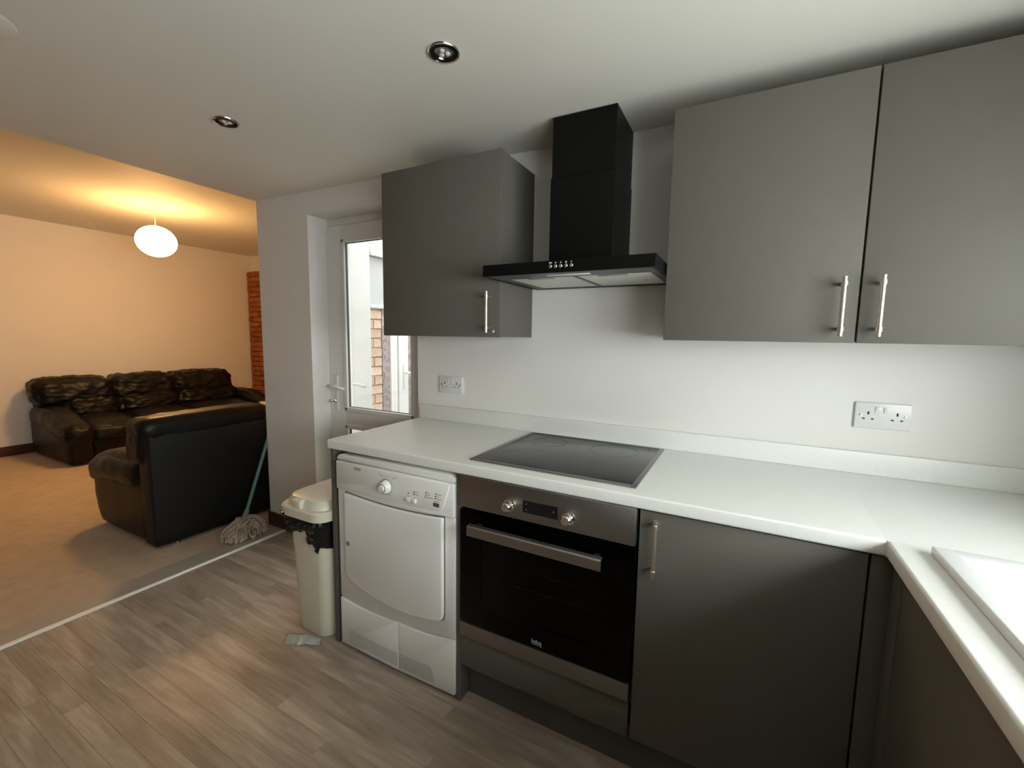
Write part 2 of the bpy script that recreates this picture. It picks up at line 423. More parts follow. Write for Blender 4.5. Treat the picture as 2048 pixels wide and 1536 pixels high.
# ---- back door
d = thing('door_1', ((DX0 + DX1) / 2, .16, 0), None, None, kind='structure')
Y0 = .126
fr = B()
fr.box(DX0, DX1, Y0 + .012, .20, 2.012, DZ, .004)
obj('door_frame', fr, 'upvc', d)
gx0, gx1, gz0, gz1 = -1.395, -0.822, .853, 1.925
lf = B()
lf.box(DX0 + .002, gx0, Y0, Y0 + .065, .06, 2.008, .006)
lf.box(gx1, DX1, Y0, Y0 + .065, .06, 2.008, .006)
lf.box(gx0, gx1, Y0, Y0 + .065, gz1, 2.008, .006)
lf.box(gx0, gx1, Y0, Y0 + .065, .765, gz0, .006)
lf.box(gx0, gx1, Y0, Y0 + .065, .06, .20, .006)
obj('door_leaf', lf, 'upvc', d)
def beads(z0, z1):
    b = B(); t = .026
    for a in ((gx0 - .008, gx0 + t, z0, z1), (gx1 - t, gx1 + .008, z0, z1)): b.box(a[0], a[1], Y0 - .006, Y0 + .024, a[2], a[3], .006)
    for a in ((z0 - .008, z0 + t), (z1 - t, z1 + .008)): b.box(gx0, gx1, Y0 - .006, Y0 + .024, a[0], a[1], .006)
    obj('glazing_bead', b, 'upvc', d)
    g = B(); t2 = .029
    for a in ((gx0 + t, gx0 + t2, z0 + t, z1 - t), (gx1 - t2, gx1 - t, z0 + t, z1 - t)): g.box(a[0], a[1], Y0 + .008, Y0 + .022, a[2], a[3])
    for a in ((z0 + t, z0 + t2), (z1 - t2, z1 - t)): g.box(gx0 + t, gx1 - t, Y0 + .008, Y0 + .022, a[0], a[1])
    obj('gasket', g, 'gasket', d)
    obj('pane', B().box(gx0 + .01, gx1 - .01, Y0 + .026, Y0 + .032, z0 + .01, z1 - .01), 'glass', d)
beads(gz0, gz1); beads(.20, .765)
h = obj('handle', B().box(-1.478, -1.448, Y0 - .010, Y0, .855, 1.085, .006, 3), 'upvc', d)
lev = B()
lev.cyl((-1.463, Y0 - .008, 1.01), (-1.463, Y0 - .055, 1.01), .011)
lev.tube([(-1.470, Y0 - .052, 1.012), (-1.44, Y0 - .056, 1.012), (-1.40, Y0 - .056, 1.006), (-1.36, Y0 - .052, 1.0), (-1.352, Y0 - .045, .998)], .0095, 10)
obj('lever', lev, 'upvc', h)
ky = B(); ky.lathe([(0, 0), (.012, 0), (.012, .012), (.009, .016), (0, .016)], (-1.463, Y0 - .009, .915), (0, -1, 0)); ky.box(-1.4655, -1.4605, Y0 - .05, Y0 - .02, .906, .924, .001)
obj('lock_cylinder', ky, 'chrome', h)
ho = obj('handle', B().box(-1.478, -1.448, Y0 + .065, Y0 + .075, .855, 1.085, .006, 3), 'upvc', d)
lev = B(); lev.cyl((-1.463, Y0 + .07, 1.01), (-1.463, Y0 + .12, 1.01), .011)
lev.tube([(-1.470, Y0 + .118, 1.012), (-1.42, Y0 + .12, 1.012), (-1.38, Y0 + .12, 1.008), (-1.335, Y0 + .115, 1.0)], .0095, 10)
obj('lever', lev, 'upvc', ho)
struct('trim_1', B().box(DX0, DX1, .10, .32, 0, .06, .006), 'upvc')

# ---- yard behind the door
struct('floor', B().box(-1.79, 1.0, .3, 2.5, -.2, -.06), 'paving')
yw = thing('wall_yard', (-1.78, 1.4, 0), None, None, kind='structure')
XY = -1.78
obj('render_coat', B().box(XY, XY + .03, .302, .70, -.06, 6.2, .004), 'render', yw)  # carried up out of view to hold back sky light
MT['ymortar'] = mat('hazed_mortar', (0.50, 0.38, 0.29), 0.95, spec=0.1, var=0.15, vscale=30)  # mortar lightened too, haze put into its colour
obj('mortar', B().box(XY, XY + .006, .70, .83, -.06, 1.55), 'ymortar', yw)
for c in range(21):
    z = -.04 + c * .0753; off = .045 if c % 2 else .0
    if off: brick(yw, XY + .002, XY + .016, .702, .702 + off - .01, z, z + .065, 'ybrick')
    brick(yw, XY + .002, XY + .016, .702 + off, .826, z, z + .065, 'ybrick')
obj('stone_strip', B().box(XY, XY + .02, .83, .91, -.06, 1.55, .004), 'ystone', yw)
obj('stone_strip', B().box(XY, XY + .02, 1.118, 2.5, -.06, 1.55, .004), 'ystone', yw)
obj('lintel', B().box(XY, XY + .03, .70, 2.5, 2.14, 6.2, .004), 'render', yw)  # extended high above view so less sky reaches the yard
w = thing('window_2', (XY, 1.2, 1.55), None, None, kind='structure')
f = B(); f.box(XY, XY + .03, .702, 2.3, 1.95, 2.14, .006); f.box(XY, XY + .045, .702, 2.3, 1.95, 1.985, .006); f.box(XY, XY + .03, .702, 2.3, 1.55, 1.58, .006)
f.box(XY, XY + .03, 1.3, 1.36, 1.58, 1.95, .006)
obj('window_frame', f, 'upvc', w)
obj('pane', B().box(XY + .004, XY + .01, .702, 2.3, 1.58, 1.95), 'winglass', w)
d2 = thing('door_2', (XY, 1.0, 0), None, None, kind='structure')
f = B(); f.box(XY, XY + .035, .91, .945, -.06, 1.55, .006); f.box(XY, XY + .028, .95, .995, -.06, 1.55, .006)
obj('door_frame', f, 'upvc', d2)
obj('door_leaf', B().box(XY, XY + .04, 1.0, 1.116, -.06, 1.55, .006), 'upvc', d2)
h = B().box(XY + .04, XY + .05, 1.045, 1.068, .88, 1.09, .004)
hh = obj('handle', h, 'upvc', d2)
l2 = B(); l2.cyl((XY + .045, 1.056, 1.02), (XY + .095, 1.056, 1.02), .01); l2.tube([(XY + .09, 1.052, 1.02), (XY + .095, 1.1, 1.02), (XY + .09, 1.19, 1.015)], .009, 8)
obj('lever', l2, 'upvc', hh)
struct('wall_skyblock_far', B().box(-1.79, 1.2, 2.5, 2.7, -.1, 6.2), 'render')  # unseen wall, added tall to limit sky light in the yard
struct('wall_skyblock_side', B().box(1.0, 1.2, .3, 2.5, -.1, 6.2), 'render')  # unseen, added to close off the sky on this side
struct('wall_skyblock_upper', B().box(XN, XR, .05, .3, 2.75, 6.2), 'render')  # unseen, added above the kitchen to block more sky

# ------------------------------------------------------------------ worktop
ZW, TH = .906, .038
ZU = ZW - TH
XI, YFW = 1.144, -.601
wt = thing('worktop', (.4, -.3, ZU), 'white L-shaped laminate worktop running from back door round to the sink', 'worktop')
def edge_profile(f, back):   # rounded front edge; f: front coordinate, back: rear coordinate (front < back)
    r = .006; pts = []
    for k in range(5):
        a = math.pi / 2 * k / 4; pts.append((f + r - r * math.sin(a), ZW - r + r * math.cos(a)))
    for k in range(5):
        a = math.pi / 2 * k / 4; pts.append((f + r - r * math.cos(a), ZU + r - r * math.sin(a)))
    return pts + [(back, ZU), (back, ZW)]
SX0, SX1, SY0, SY1 = 1.206, 1.70, -1.62, -.632       # sink outline
t = B()
t.prism(edge_profile(YFW, -.001), 'x', -.667, XI)
t.box(XI, XR - .001, YFW, -.001, ZU, ZW)
pr = edge_profile(XI, SX0 + .02)
t.prism(pr, 'y', -2.7, YFW)
t.box(SX0 + .02, XR - .001, SY1 - .02, YFW, ZU, ZW); t.box(SX1 - .02, XR - .001, SY0 + .02, SY1 - .02, ZU, ZW); t.box(SX0 + .02, XR - .001, -2.7, SY0 + .02, ZU, ZW)
obj('top', t, 'worktop', wt)
u = B().box(-.69 + .022, XR - .02, -.019, -.001, ZW, .980, .003)
obj('upstand', u, 'worktop', wt)
obj('upstand', B().box(XR - .019, XR - .001, -2.7, -.001, ZW, .980, .003), 'worktop', wt)

# sink
sk = thing('sink', ((SX0 + SX1) / 2, (SY0 + SY1) / 2, ZW), 'white composite inset sink with broad flat rim in the right worktop', 'sink')
rz = ZW + .018
b = B()
def rim(x0, x1, y0, y1): b.box(x0, x1, y0, y1, ZW, rz, .0035, 3)
rim(SX0, SX0 + .036, SY0, SY1); rim(SX1 - .075, SX1, SY0, SY1); rim(SX0 + .03, SX1 - .07, SY1 - .034, SY1); rim(SX0 + .03, SX1 - .07, SY0, SY0 + .036)
b.box(SX0 + .03, SX1 - .07, SY0 + .5, SY0 + .535, ZW, rz, .0035, 3)
obj('rim', b, 'ceramic', sk)
def basin(x0, x1, y0, y1, dep, sl, name):
    t = bmesh.new()
    A = [t.verts.new(p) for p in ((x0, y0, rz - .003), (x1, y0, rz - .003), (x1, y1, rz - .003), (x0, y1, rz - .003))]
    C = [t.verts.new(p) for p in ((x0 + sl, y0 + sl, rz - dep), (x1 - sl, y0 + sl, rz - dep), (x1 - sl, y1 - sl, rz - dep), (x0 + sl, y1 - sl, rz - dep))]
    D = [t.verts.new(v.co + Vector((0, 0, -.006))) for v in C]
    for k in range(4): t.faces.new((A[k], C[k], C[(k + 1) % 4], A[(k + 1) % 4]))
    t.faces.new(C)
    bmesh.ops.recalc_face_normals(t, faces=t.faces[:])
    q = B(); q.add(t); return obj(name, q, 'ceramic', sk)
basin(SX0 + .034, SX1 - .073, SY0 + .53, SY1 - .032, .016, .014, 'drainer')
bs = basin(SX0 + .034, SX1 - .073, SY0 + .034, SY0 + .502, .17, .03, 'basin')
obj('waste_hole', B().lathe([(0, .001), (.02, .001), (.038, .004), (.042, .002), (.042, 0), (0, 0)], ((SX0 + SX1) / 2, SY0 + .27, rz - .17)), 'chrome', sk)

# hob
hb = thing('hob', (.298, -.293, ZW), 'black ceramic glass hob with thin steel frame set in the worktop', 'hob')
hx0, hx1, hy0, hy1 = .006, .586, -.550, -.043
f = B(); g0 = .016
f.box(hx0, hx0 + g0, hy0, hy1, ZW, ZW + .006, .002); f.box(hx1 - g0, hx1, hy0, hy1, ZW, ZW + .006, .002)
f.box(hx0 + g0, hx1 - g0, hy0, hy0 + g0, ZW, ZW + .006, .002); f.box(hx0 + g0, hx1 - g0, hy1 - .007, hy1, ZW, ZW + .006, .002)
obj('steel_frame', f, 'steel', hb)
obj('glass_top', B().box(hx0 + g0, hx1 - g0, hy0 + g0, hy1 - .006, ZW + .0005, ZW + .0045, .0008), 'hobglass', hb)
MT['ring'] = mat('dark_ring_print', (.021, .021, .021), .22)
for cx, cy, rr in ((.16, -.41, .09), (.15, -.17, .072), (.42, -.17, .09), (.42, -.41, .072)):
    obj('zone_ring', B().lathe([(rr, 0), (rr + .0015, 0), (rr + .0015, .0002), (rr, .0002), (rr, 0)], (cx, cy, ZW + .0045), seg=48), 'ring', hb)
mk = B(); mk.prism([(.527, -.075), (.538, -.075), (.5325, -.088)], 'z', ZW + .0045, ZW + .0048)
obj('hot_mark', mk, 'blackplastic', hb)

# ------------------------------------------------------------------ base units
YD = -.590
tag(obj('end_panel', B().box(-.664, -.645, YD, -.03, 0, ZU, .001, 1), 'cab'), 'grey upright end panel between bin and white dryer', 'end panel')

def bar_handle(parent, x, y, z0, z1, name='handle'):
    """T-bar on the face y (facing -y)"""
    hp = obj(name, B().cyl((x, y - .032, z0), (x, y - .032, z1), .0062, 14), 'handle', parent)
    for z in (z0 + .019, z1 - .019):
        p = B(); p.cyl((x, y, z), (x, y - .028, z), .0052, 12); p.cyl((x, y - .032, z - .006), (x, y - .032, z + .006), .0082, 14)
        obj('post', p, 'handle', hp)
    return hp

oh = thing('oven_housing', (.3, -.3, 0), 'grey oven housing unit with plain lower panel, under the hob', 'cabinet')
obj('side_panel', B().box(-.022, -.004, YD, -.03, 0, ZU, .001, 1), 'cab', oh)
obj('side_panel', B().box(.604, .612, -.565, -.03, .15, ZU), 'cabdark', oh)
obj('lower_panel', B().box(-.002, .600, YD, YD + .018, .149, .266, .0015, 2), 'cab', oh)
obj('shelf', B().box(-.002, .604, -.565, -.05, .245, .262), 'cabdark', oh)
kb = B().box(-.001, 1.185, -.535, -.517, 0, .146, .001, 1)
tag(obj('kickboard', kb, 'cabdark'), 'dark grey kickboard recessed under the oven and corner cupboard', 'kickboard')

# oven
ov = thing('oven', (.3, -.3, .27), 'built-in oven with steel control panel and black glass door', 'oven')
OF = -.604
ob = B(); ob.box(.02, .58, -.56, -.544, .30, .33); ob.box(.02, .58, -.56, -.08, .286, .30); ob.box(.02, .58, -.56, -.08, .73, .744)
ob.box(.02, .07, -.56, -.08, .30, .73); ob.box(.53, .58, -.56, -.08, .30, .73); ob.box(.02, .58, -.09, -.08, .30, .73)
obj('cavity', ob, mat('oven_cavity_enamel', (.05, .05, .055), .4), ov)
for z in (.455, .52):
    rk = B(); rk.cyl((.075, -.50, z), (.525, -.50, z), .003, 8)
    for k in range(12): rk.cyl((.09 + k * .038, -.50, z), (.09 + k * .038, -.12, z), .0015, 6)
    obj('rack', rk, 'chrome', ov)
cpn = obj('control_panel', B().box(.001, .601, OF, -.55, .756, .867, .002, 2), 'steel', ov)
for kx in (.197, .401):
    k = obj('knob', B().lathe([(0, 0), (.021, 0), (.021, .004), (.0165, .006), (.0155, .028), (.013, .031), (0, .031)], (kx, OF, .798), (0, -1, 0), 28), 'chrome', ov)
    obj('pointer', B().box(kx - .001, kx + .001, OF - .0318, OF - .030, .800, .811), 'print', k)
ds = obj('display', B().box(.245, .365, OF - .001, OF + .01, .784, .825, .001, 1), 'blackglass', ov)
for tx_, tz_ in ((.258, .814), (.352, .807), (.258, .795)):
    obj('touch_mark', B().cyl((tx_, OF - .001, tz_), (tx_, OF - .002, tz_), .0028, 10), 'print', ds)
dr = obj('door', B().box(.001, .601, OF + .002, OF + .012, .332, .744, .002, 2), 'ovenglass', ov)
bz = B()
bz.box(.001, .075, OF + .0125, -.57, .332, .744); bz.box(.527, .601, OF + .0125, -.57, .332, .744); bz.box(.075, .527, OF + .0125, -.57, .675, .744); bz.box(.075, .527, OF + .0125, -.57, .332, .395)
obj('door_border', bz, 'black', ov)
hd = B(); hd.prism([(OF - .048, .682), (OF - .048, .712), (OF - .044, .716), (OF - .028, .717), (OF - .028, .714), (OF - .042, .711), (OF - .042, .682)], 'x', .062, .517)
hdo = obj('handle', hd, 'steel', ov)
for hx in (.085, .494): obj('bracket', B().box(hx - .009, hx + .009, OF - .042, OF + .002, .694, .710, .002), 'blackplastic', hdo)
obj('lower_trim', B().box(.001, .601, OF, -.56, .276, .329, .002, 2), 'steel', ov)
tx = B().text('beko', .0185, (.3025, OF + .0016, .357), (1, 0, 0), (0, 0, 1), .0005); tx.box(.285, .314, OF + .0012, OF + .0022, .3465, .3480)
tx.box(.317, .320, OF + .0012, OF + .0022, .342, .356)
obj('lettering', tx, mat('silver_print', (.42, .42, .42), .5), ov)

# base cupboard right of the oven
bc = thing('base_cabinet', (.87, -.3, .15), 'tall plain dark grey base cupboard door right of the oven, bar handle at left', 'cabinet')
obj('carcass', B().box(.615, 1.118, -.57, -.03, .15, ZU), 'cabdark', bc)
bd = obj('door', B().box(.6085, 1.118, YD, YD + .018, .151, .863, .0015, 2), 'cab', bc)
bar_handle(bd, .655, YD, .684, .852)
cpst = thing('corner_post', (1.14, -.59, .15), 'dark grey corner post between the base cupboard and the sink cupboards', 'corner post')
obj('filler', B().box(1.123, 1.163, YD + .002, YD + .02, .151, .863, .0015), 'cab', cpst)
obj('filler', B().box(1.163, 1.18, YD - .055, YD + .02, .151, .863, .0015), 'cab', cpst)
sc_ = thing('sink_cabinet', (1.45, -1.65, .15), 'dark grey sink cupboards facing the room under the right worktop', 'cabinet')
obj('carcass', B().box(1.182, 1.72, -2.68, -.62, .15, .72), 'cabdark', sc_)
obj('back_rail', B().box(1.182, 1.2, -2.68, -.62, .72, ZU), 'cabdark', sc_)
for k in range(3):
    y1 = -.648 - k * .6
    dd = obj('door', B().box(1.163, 1.181, y1 - .597, y1, .151, .863, .0015, 2), 'cab', sc_)
tag(obj('kickboard', B().box(1.215, 1.233, -2.68, -.54, 0, .146, .001, 1), 'cabdark'), 'dark grey kickboard running beneath the sink cupboards', 'kickboard')

# ------------------------------------------------------------------ wall units
YC = -.302
wl = thing('wall_cabinet', (-.327, -.15, 1.339), 'single dark grey wall cupboard left of the cooker hood', 'cabinet')
obj('carcass', B().box(-.632, -.022, YC + .02, -.001, 1.341, 2.051, .001, 1), 'cab', wl)
dl = obj('door', B().box(-.634, -.0205, YC - .0, YC + .0175, 1.339, 2.053, .0016, 2), 'cab', wl)
bar_handle(dl, -.0635, YC, 1.357, 1.517)
bmp = B().lathe([(0, 0), (.005, 0), (.004, .003), (0, .004)], (-.048, YC, 1.362), (0, -1, 0), 12)
obj('door_buffer', bmp, 'plastic', dl)
w2 = thing('wall_cabinet', (1.12, -.15, 1.339), 'wide double-door grey wall cupboard at upper right with two bar handles', 'cabinet')
obj('carcass', B().box(.603, 1.62, YC + .02, -.001, 1.341, 2.051, .001, 1), 'cab', w2)
dA = obj('door', B().box(.600, 1.1035, YC, YC + .0175, 1.339, 2.053, .0016, 2), 'cab', w2)
dB = obj('door', B().box(1.1085, 1.622, YC, YC + .0175, 1.339, 2.053, .0016, 2), 'cab', w2)
bar_handle(dA, 1.065, YC, 1.357, 1.517)
bar_handle(dB, 1.147, YC, 1.357, 1.517)

# ------------------------------------------------------------------ cooker hood
hd = thing('cooker_hood', (.298, -.23, 1.55), 'black chimney cooker hood on the wall above the hob', 'cooker hood')
HX0, HX1, HY, HZ0, HZ1 = .002, .5946, -.466, 1.552, 1.591
cn = B()
cn.box(HX0, HX1, HY, HY + .012, HZ0, HZ1, .001, 1)
cn.box(HX0, HX1, HY + .012, -.001, HZ1 - .012, HZ1, .001, 1)
cn.box(HX0, HX0 + .01, HY + .012, -.001, HZ0, HZ1 - .012); cn.box(HX1 - .01, HX1, HY + .012, -.001, HZ0, HZ1 - .012)
cn.box(HX0 + .01, HX1 - .01, -.012, -.001, HZ0, HZ1 - .012)
obj('canopy', cn, 'black', hd)
un = B()
fx0, fx1, fy0, fy1 = .043, .560, -.352, -.03
un.box(HX0 + .01, HX1 - .01, HY + .012, fy0, HZ0 + .001, HZ0 + .006); un.box(HX0 + .01, fx0, fy0, -.012, HZ0 + .001, HZ0 + .006)
un.box(fx1, HX1 - .01, fy0, -.012, HZ0 + .001, HZ0 + .006); un.box(fx0, fx1, fy1, -.012, HZ0 + .001, HZ0 + .006)
un.box((fx0 + fx1) / 2 - .006, (fx0 + fx1) / 2 + .006, fy0, fy1, HZ0 + .001, HZ0 + .006)
obj('underside', un, 'hoodunder', hd)
for a, c in ((fx0 + .003, (fx0 + fx1) / 2 - .008), ((fx0 + fx1) / 2 + .008, fx1 - .003)):
    fl_ = obj('filter', B().box(a, c, fy0 + .003, fy1 - .003, HZ0 + .003, HZ0 + .010, .001, 1), 'filter', hd)
    m_ = (a + c) / 2
    obj('filter_catch', B().box(m_ - .05, m_ + .05, fy0 + .008, fy0 + .032, HZ0 + .0005, HZ0 + .004, .0015), mat('grey_catch', (.25, .25, .24), .4), fl_)
obj('light_lens', B().box(.225, .375, -.412, -.388, HZ0 - .001, HZ0 + .004, .0015), 'lens', hd)
CX0, CX1, CY = .160, .405, -.246
ch = B(); ch.box(CX0, CX1, CY, -.001, HZ1, 1.93, .0015, 1)
obj('chimney', ch, 'black', hd)
obj('upper_chimney', B().box(CX0 + .003, CX1 - .003, CY + .003, -.001, 1.93, 2.145, .0015, 1), 'black', hd)
for k in range(5):
    bx = .262 + k * .018
    bt = obj('button', B().lathe([(0, 0), (.0062, 0), (.0062, .003), (.0045, .005), (0, .005)], (bx, HY, 1.572), (0, -1, 0), 16), 'chrome', hd)
ic = B()
for k, wd_ in enumerate((.009, .004, .004, .006, .003)):
    bx = .262 + k * .018; ic.box(bx - wd_ / 2, bx + wd_ / 2, HY - .0006, HY, 1.5815, 1.5855)
tag(obj('icons', ic, mat('white_print', (.7, .7, .7), .5), hd), kind='stuff')

# ------------------------------------------------------------------ tumble dryer
TX0, TX1, TF = -.617, -.024, -.600
dy = thing('tumble_dryer', (-.32, -.3, 0), 'white tumble dryer standing under the worktop left of the oven', 'tumble dryer')
bdy = B(); bdy.box(TX0, TX1, TF + .029, -.03, .015, .846, .012, 3)
obj('body', bdy, 'appliance', dy)
for fx in (TX0 + .05, TX1 - .05):
    for fy in (TF + .06, -.09): obj('foot', B().cyl((fx, fy, 0), (fx, fy, .02), .02, 12), 'blackplastic', dy)
def arc(x0, x1, z0, z1, sag, n=16):
    return [(x0 + (x1 - x0) * k / n, z0 + (z1 - z0) * k / n - sag * 4 * (k / n) * (1 - k / n)) for k in range(n + 1)]
def sup(x0, x1, z0, z1, r, n=5):    # rounded rectangle outline
    P = []
    for cx, cz, a0 in ((x1 - r, z1 - r, 0), (x0 + r, z1 - r, 90), (x0 + r, z0 + r, 180), (x1 - r, z0 + r, 270)):
        for k in range(n + 1):
            a = R(a0 + 90 * k / n); P.append((cx + r * math.cos(a), cz + r * math.sin(a)))
    return P
# top edge strip
tp = B(); tp.prism([(TX0, .8295), (TX0, .838), (TX0 + .010, .850), (TX0 + .028, .8545), (TX1 - .02, .8545), (TX1, .846), (TX1, .8295)], 'y', TF + .001, TF + .05, .004, 2)
obj('top_cover', tp, 'appliance', dy)
# fascia: bows downwards along its lower edge
fa = B()
pts = [(TX0 + .0, .8260), (TX1, .8260)] + arc(TX1, TX0, .704, .708, .011)
fa.prism(pts, 'y', TF - .004, TF + .03, .004, 2)
fas = obj('control_fascia', fa, 'appliance', dy)
pts = [(TX0 + .005, .8215), (-.040, .8215), (-.044, .806), (-.066, .742), (-.074, .728), (-.090, .719)] + arc(-.10, TX0 + .03, .7175, .723, .008) + [(TX0 + .012, .734)]
obj('control_panel', B().prism(pts, 'y', TF - .0075, TF, .002, 2), 'appliance', fas)
DC = (-.336, TF - .0075, .7645)
dlp = obj('dial', B().lathe([(0, 0), (.028, 0), (.0275, .004), (.023, .016), (.017, .022), (0, .022)], DC, (0, -1, 0), 36), 'appliance', dy)
obj('dial_cap', B().lathe([(0, .022), (.0135, .022), (.0135, .028), (.012, .030), (0, .030)], DC, (0, -1, 0), 28), 'plastic', dlp)
rg = B(); rg.lathe([(.0135, .0215), (.0152, .0215), (.0152, .0232), (.0135, .0232), (.0135, .0215)], DC, (0, -1, 0), 28)
rg.lathe([(.028, 0), (.0296, 0), (.0296, .0012), (.028, .0012), (.028, 0)], DC, (0, -1, 0), 36)
obj('dial_shadow_gap', rg, 'print', dlp)
pk = B()
for k in range(22):
    a = R(90 - 165 + k * 330 / 21)
    rr = .0355; pk.box(DC[0] + rr * math.cos(a) - .0008, DC[0] + rr * math.cos(a) + .0008, TF - .0082, TF - .007, DC[2] + rr * math.sin(a) - .0012, DC[2] + rr * math.sin(a) + .0012)
for (x, z, wd_) in ((-.367, .8075, .012), (-.358, .803, .008), (-.345, .8065, .006), (-.327, .8065, .007), (-.287, .8065, .012), (-.303, .801, .010)):
    pk.box(x - wd_ / 2, x + wd_ / 2, TF - .0082, TF - .007, z - .0012, z + .0012)
for (x, z, wd_) in ((-.187, .769, .012), (-.186, .760, .014), (-.132, .7775, .012), (-.132, .7685, .012), (-.127, .760, .028), (-.083, .779, .020), (-.089, .7705, .009), (-.085, .762, .020), (-.096, .7525, .022), (-.225, .749, .013), (-.197, .7475, .009)):
    pk.box(x - wd_ / 2, x + wd_ / 2, TF - .0082, TF - .007, z - .0012, z + .0012)
tag(obj('scale_marks', pk, mat('pale_grey_print', (.33, .33, .32), .5), dy), kind='stuff')
ld = B()
for x, z in ((-.2265, .760), (-.198, .769), (-.1995, .760), (-.1425, .778), (-.1445, .769), (-.1465, .760), (-.0985, .780), (-.1, .7715), (-.1015, .763)):
    ld.cyl((x, TF - .007, z), (x, TF - .0085, z), .0024, 8)
tag(obj('indicator_lights', ld, 'dark', dy), kind='stuff')
for bx in (-.2245, -.1985): obj('button', B().box(bx - .0115, bx + .0115, TF - .016, TF - .006, .7275, .7435, .004, 3), 'plastic', dy)
obj('door_badge', B().prism(sup(-.111, -.084, .7325, .747, .004), 'y', TF - .0085, TF - .006), 'print', dy)
tx = B().text('ZANUSSI', .0095, (-.490, TF - .0078, .8105), (1, 0, 0), (0, 0, 1), .0004); tx.box(-.510, -.470, TF - .0082, TF - .007, .8035, .8047)
obj('lettering', tx, 'print', dy)
# front frame and door
o_ = B()
o_.prism(arc(TX0, TX1, .7055, .7015, .011) + [(TX1, .243)] + arc(TX1, TX0, .243, .232, .022), 'y', TF + .004, TF + .03, .003, 2)
obj('front_frame', o_, 'appliance', dy)
dp = arc(-.568, -.070, .697, .696, .013)
dp += [(-.070, .330), (-.074, .308), (-.088, .298)] + arc(-.10, -.53, .2955, .322, .030) + [(-.556, .334), (-.570, .352)]
cx_, cz_ = -.32, .50
dp2 = [(x + (.0032 if x > cx_ else -.0032), z + (.0032 if z > cz_ else -.0032)) for x, z in dp]
obj('door_gap_shade', B().prism(dp2, 'y', TF + .0025, TF + .012), 'print', dy)  # dark outline standing in for the shaded gap round the door
tdr = obj('door', B().prism(dp, 'y', TF - .012, TF + .006, .005, 3), 'appliance', dy)
obj('latch_mark', B().lathe([(0, 0), (.0105, 0), (.0105, .001), (0, .001)], (-.549, TF - .0118, .486), (0, -1, 0), 20), mat('mid_grey', (.2, .2, .19), .5), tdr)
# kick panels with grille
pL = arc(TX0, -.2965, .226, .216, .012); pR = arc(-.2935, TX1, .215, .238, .010)
obj('kick_panel', B().prism(pL + [(-.2965, .012), (TX0, .018)], 'y', TF + .001, TF + .03, .003, 2), 'appliance', dy)
obj('kick_panel', B().prism(pR + [(TX1, .020), (-.2935, .012)], 'y', TF + .001, TF + .03, .003, 2), 'appliance', dy)
gr = B(); n = 84
for k in range(n):
    x = -.566 + k * (.445 / (n - 1))
    if -.302 < x < -.288: continue
    top = .098 + .014 * (0 if x < -.3 else 0) - .02 * 4 * ((x + .343) / .445 + .5) * (.5 - (x + .343) / .445) * 0.6
    if x > -.145: top -= (x + .145) ** 2 * 60
    gr.box(x - .0009, x + .0009, TF + .0004, TF + .003, .030, max(.05, top))
tag(obj('vent_grille', gr, mat('grille_slots', (.36, .36, .35), .6), dy), kind='stuff')

# ------------------------------------------------------------------ sockets
def socket(name, x0, z0, label):
    s = thing(name, (x0 + .073, 0, z0), label, 'socket')
    obj('plate', B().prism([(x0, z0), (x0 + .146, z0), (x0 + .146, z0 + .086), (x0, z0 + .086)], 'y', -.0095, -.0005, .004, 3), 'plastic', s)
    for k in range(2):
        cx = x0 + .061 + k * .022
        obj('switch', B().box(cx - .0085, cx + .0085, -.0125, -.009, z0 + .052, z0 + .073, .0015, 2), 'plastic', s)
    for cx in (x0 + .016, x0 + .130):
        obj('screw', B().lathe([(0, 0), (.0042, 0), (.0042, .0012), (0, .0022)], (cx, -.0095, z0 + .043), (0, -1, 0), 14), 'chrome', s)
    for cx in (x0 + .036, x0 + .110):
        q = B(); q.box(cx - .0024, cx + .0024, -.0098, -.0088, z0 + .046, z0 + .056)
        for dx in (-.0115, .0115): q.box(cx + dx - .0034, cx + dx + .0034, -.0098, -.0088, z0 + .030, z0 + .0342)
        obj('pin_hole', q, 'dark', s)
socket('wall_socket', 1.176, 1.060, 'white double socket on the wall below the double-door cupboard')
socket('wall_socket', -.543, 1.0505, 'white double socket on the wall beside the back door')

# ------------------------------------------------------------------ ceiling fittings
def downlight(x, y, label):
    z = zc(x)
    s = thing('downlight', (x, y, z), label, 'downlight', 'recessed downlights in the kitchen ceiling')
    obj('bezel', B().lathe([(.027, -.002), (.029, -.006), (.038, -.0065), (.0435, -.003), (.044, .001), (.027, .001), (.027, -.002)], (x, y, z), (0, 0, 1), 40), 'lampmetal', s)
    rim_ = B().lathe([(.0405, -.0045), (.0425, -.0062), (.0450, -.0055), (.0470, -.002), (.0472, .001), (.0405, .001), (.0405, -.0045)], (x, y, z), (0, 0, 1), 40)
    obj('outer_ring', rim_, 'chrome', s)
    lp = obj('lamp', B().lathe([(0, -.003), (.018, -.004), (.0268, -.002), (.0268, .001), (0, .001)], (x, y, z), (0, 0, 1), 32), 'reflector', s)
    for k in range(3):
        a = R(40 + 120 * k)
        obj('led_lens', B().lathe([(0, -.009), (.005, -.0085), (.0075, -.006), (.008, -.0035), (0, -.0035)], (x + .011 * math.cos(a), y + .011 * math.sin(a), z), (0, 0, 1), 14), 'glasslens', lp)
MT['glasslens'] = mat('clear_lens', (.55, .55, .55), .05, spec=0.8)
downlight(.021, -.716, 'round chrome downlight in the ceiling in front of the cooker hood')
downlight(-1.038, -.730, 'round chrome downlight in the ceiling before the back door')
sm = thing('ceiling_fitting', (-1.06, -1.403, zc(-1.06)), 'white round ceiling fitting cut off at the top left of the picture', 'ceiling fitting')
z = zc(-1.06)
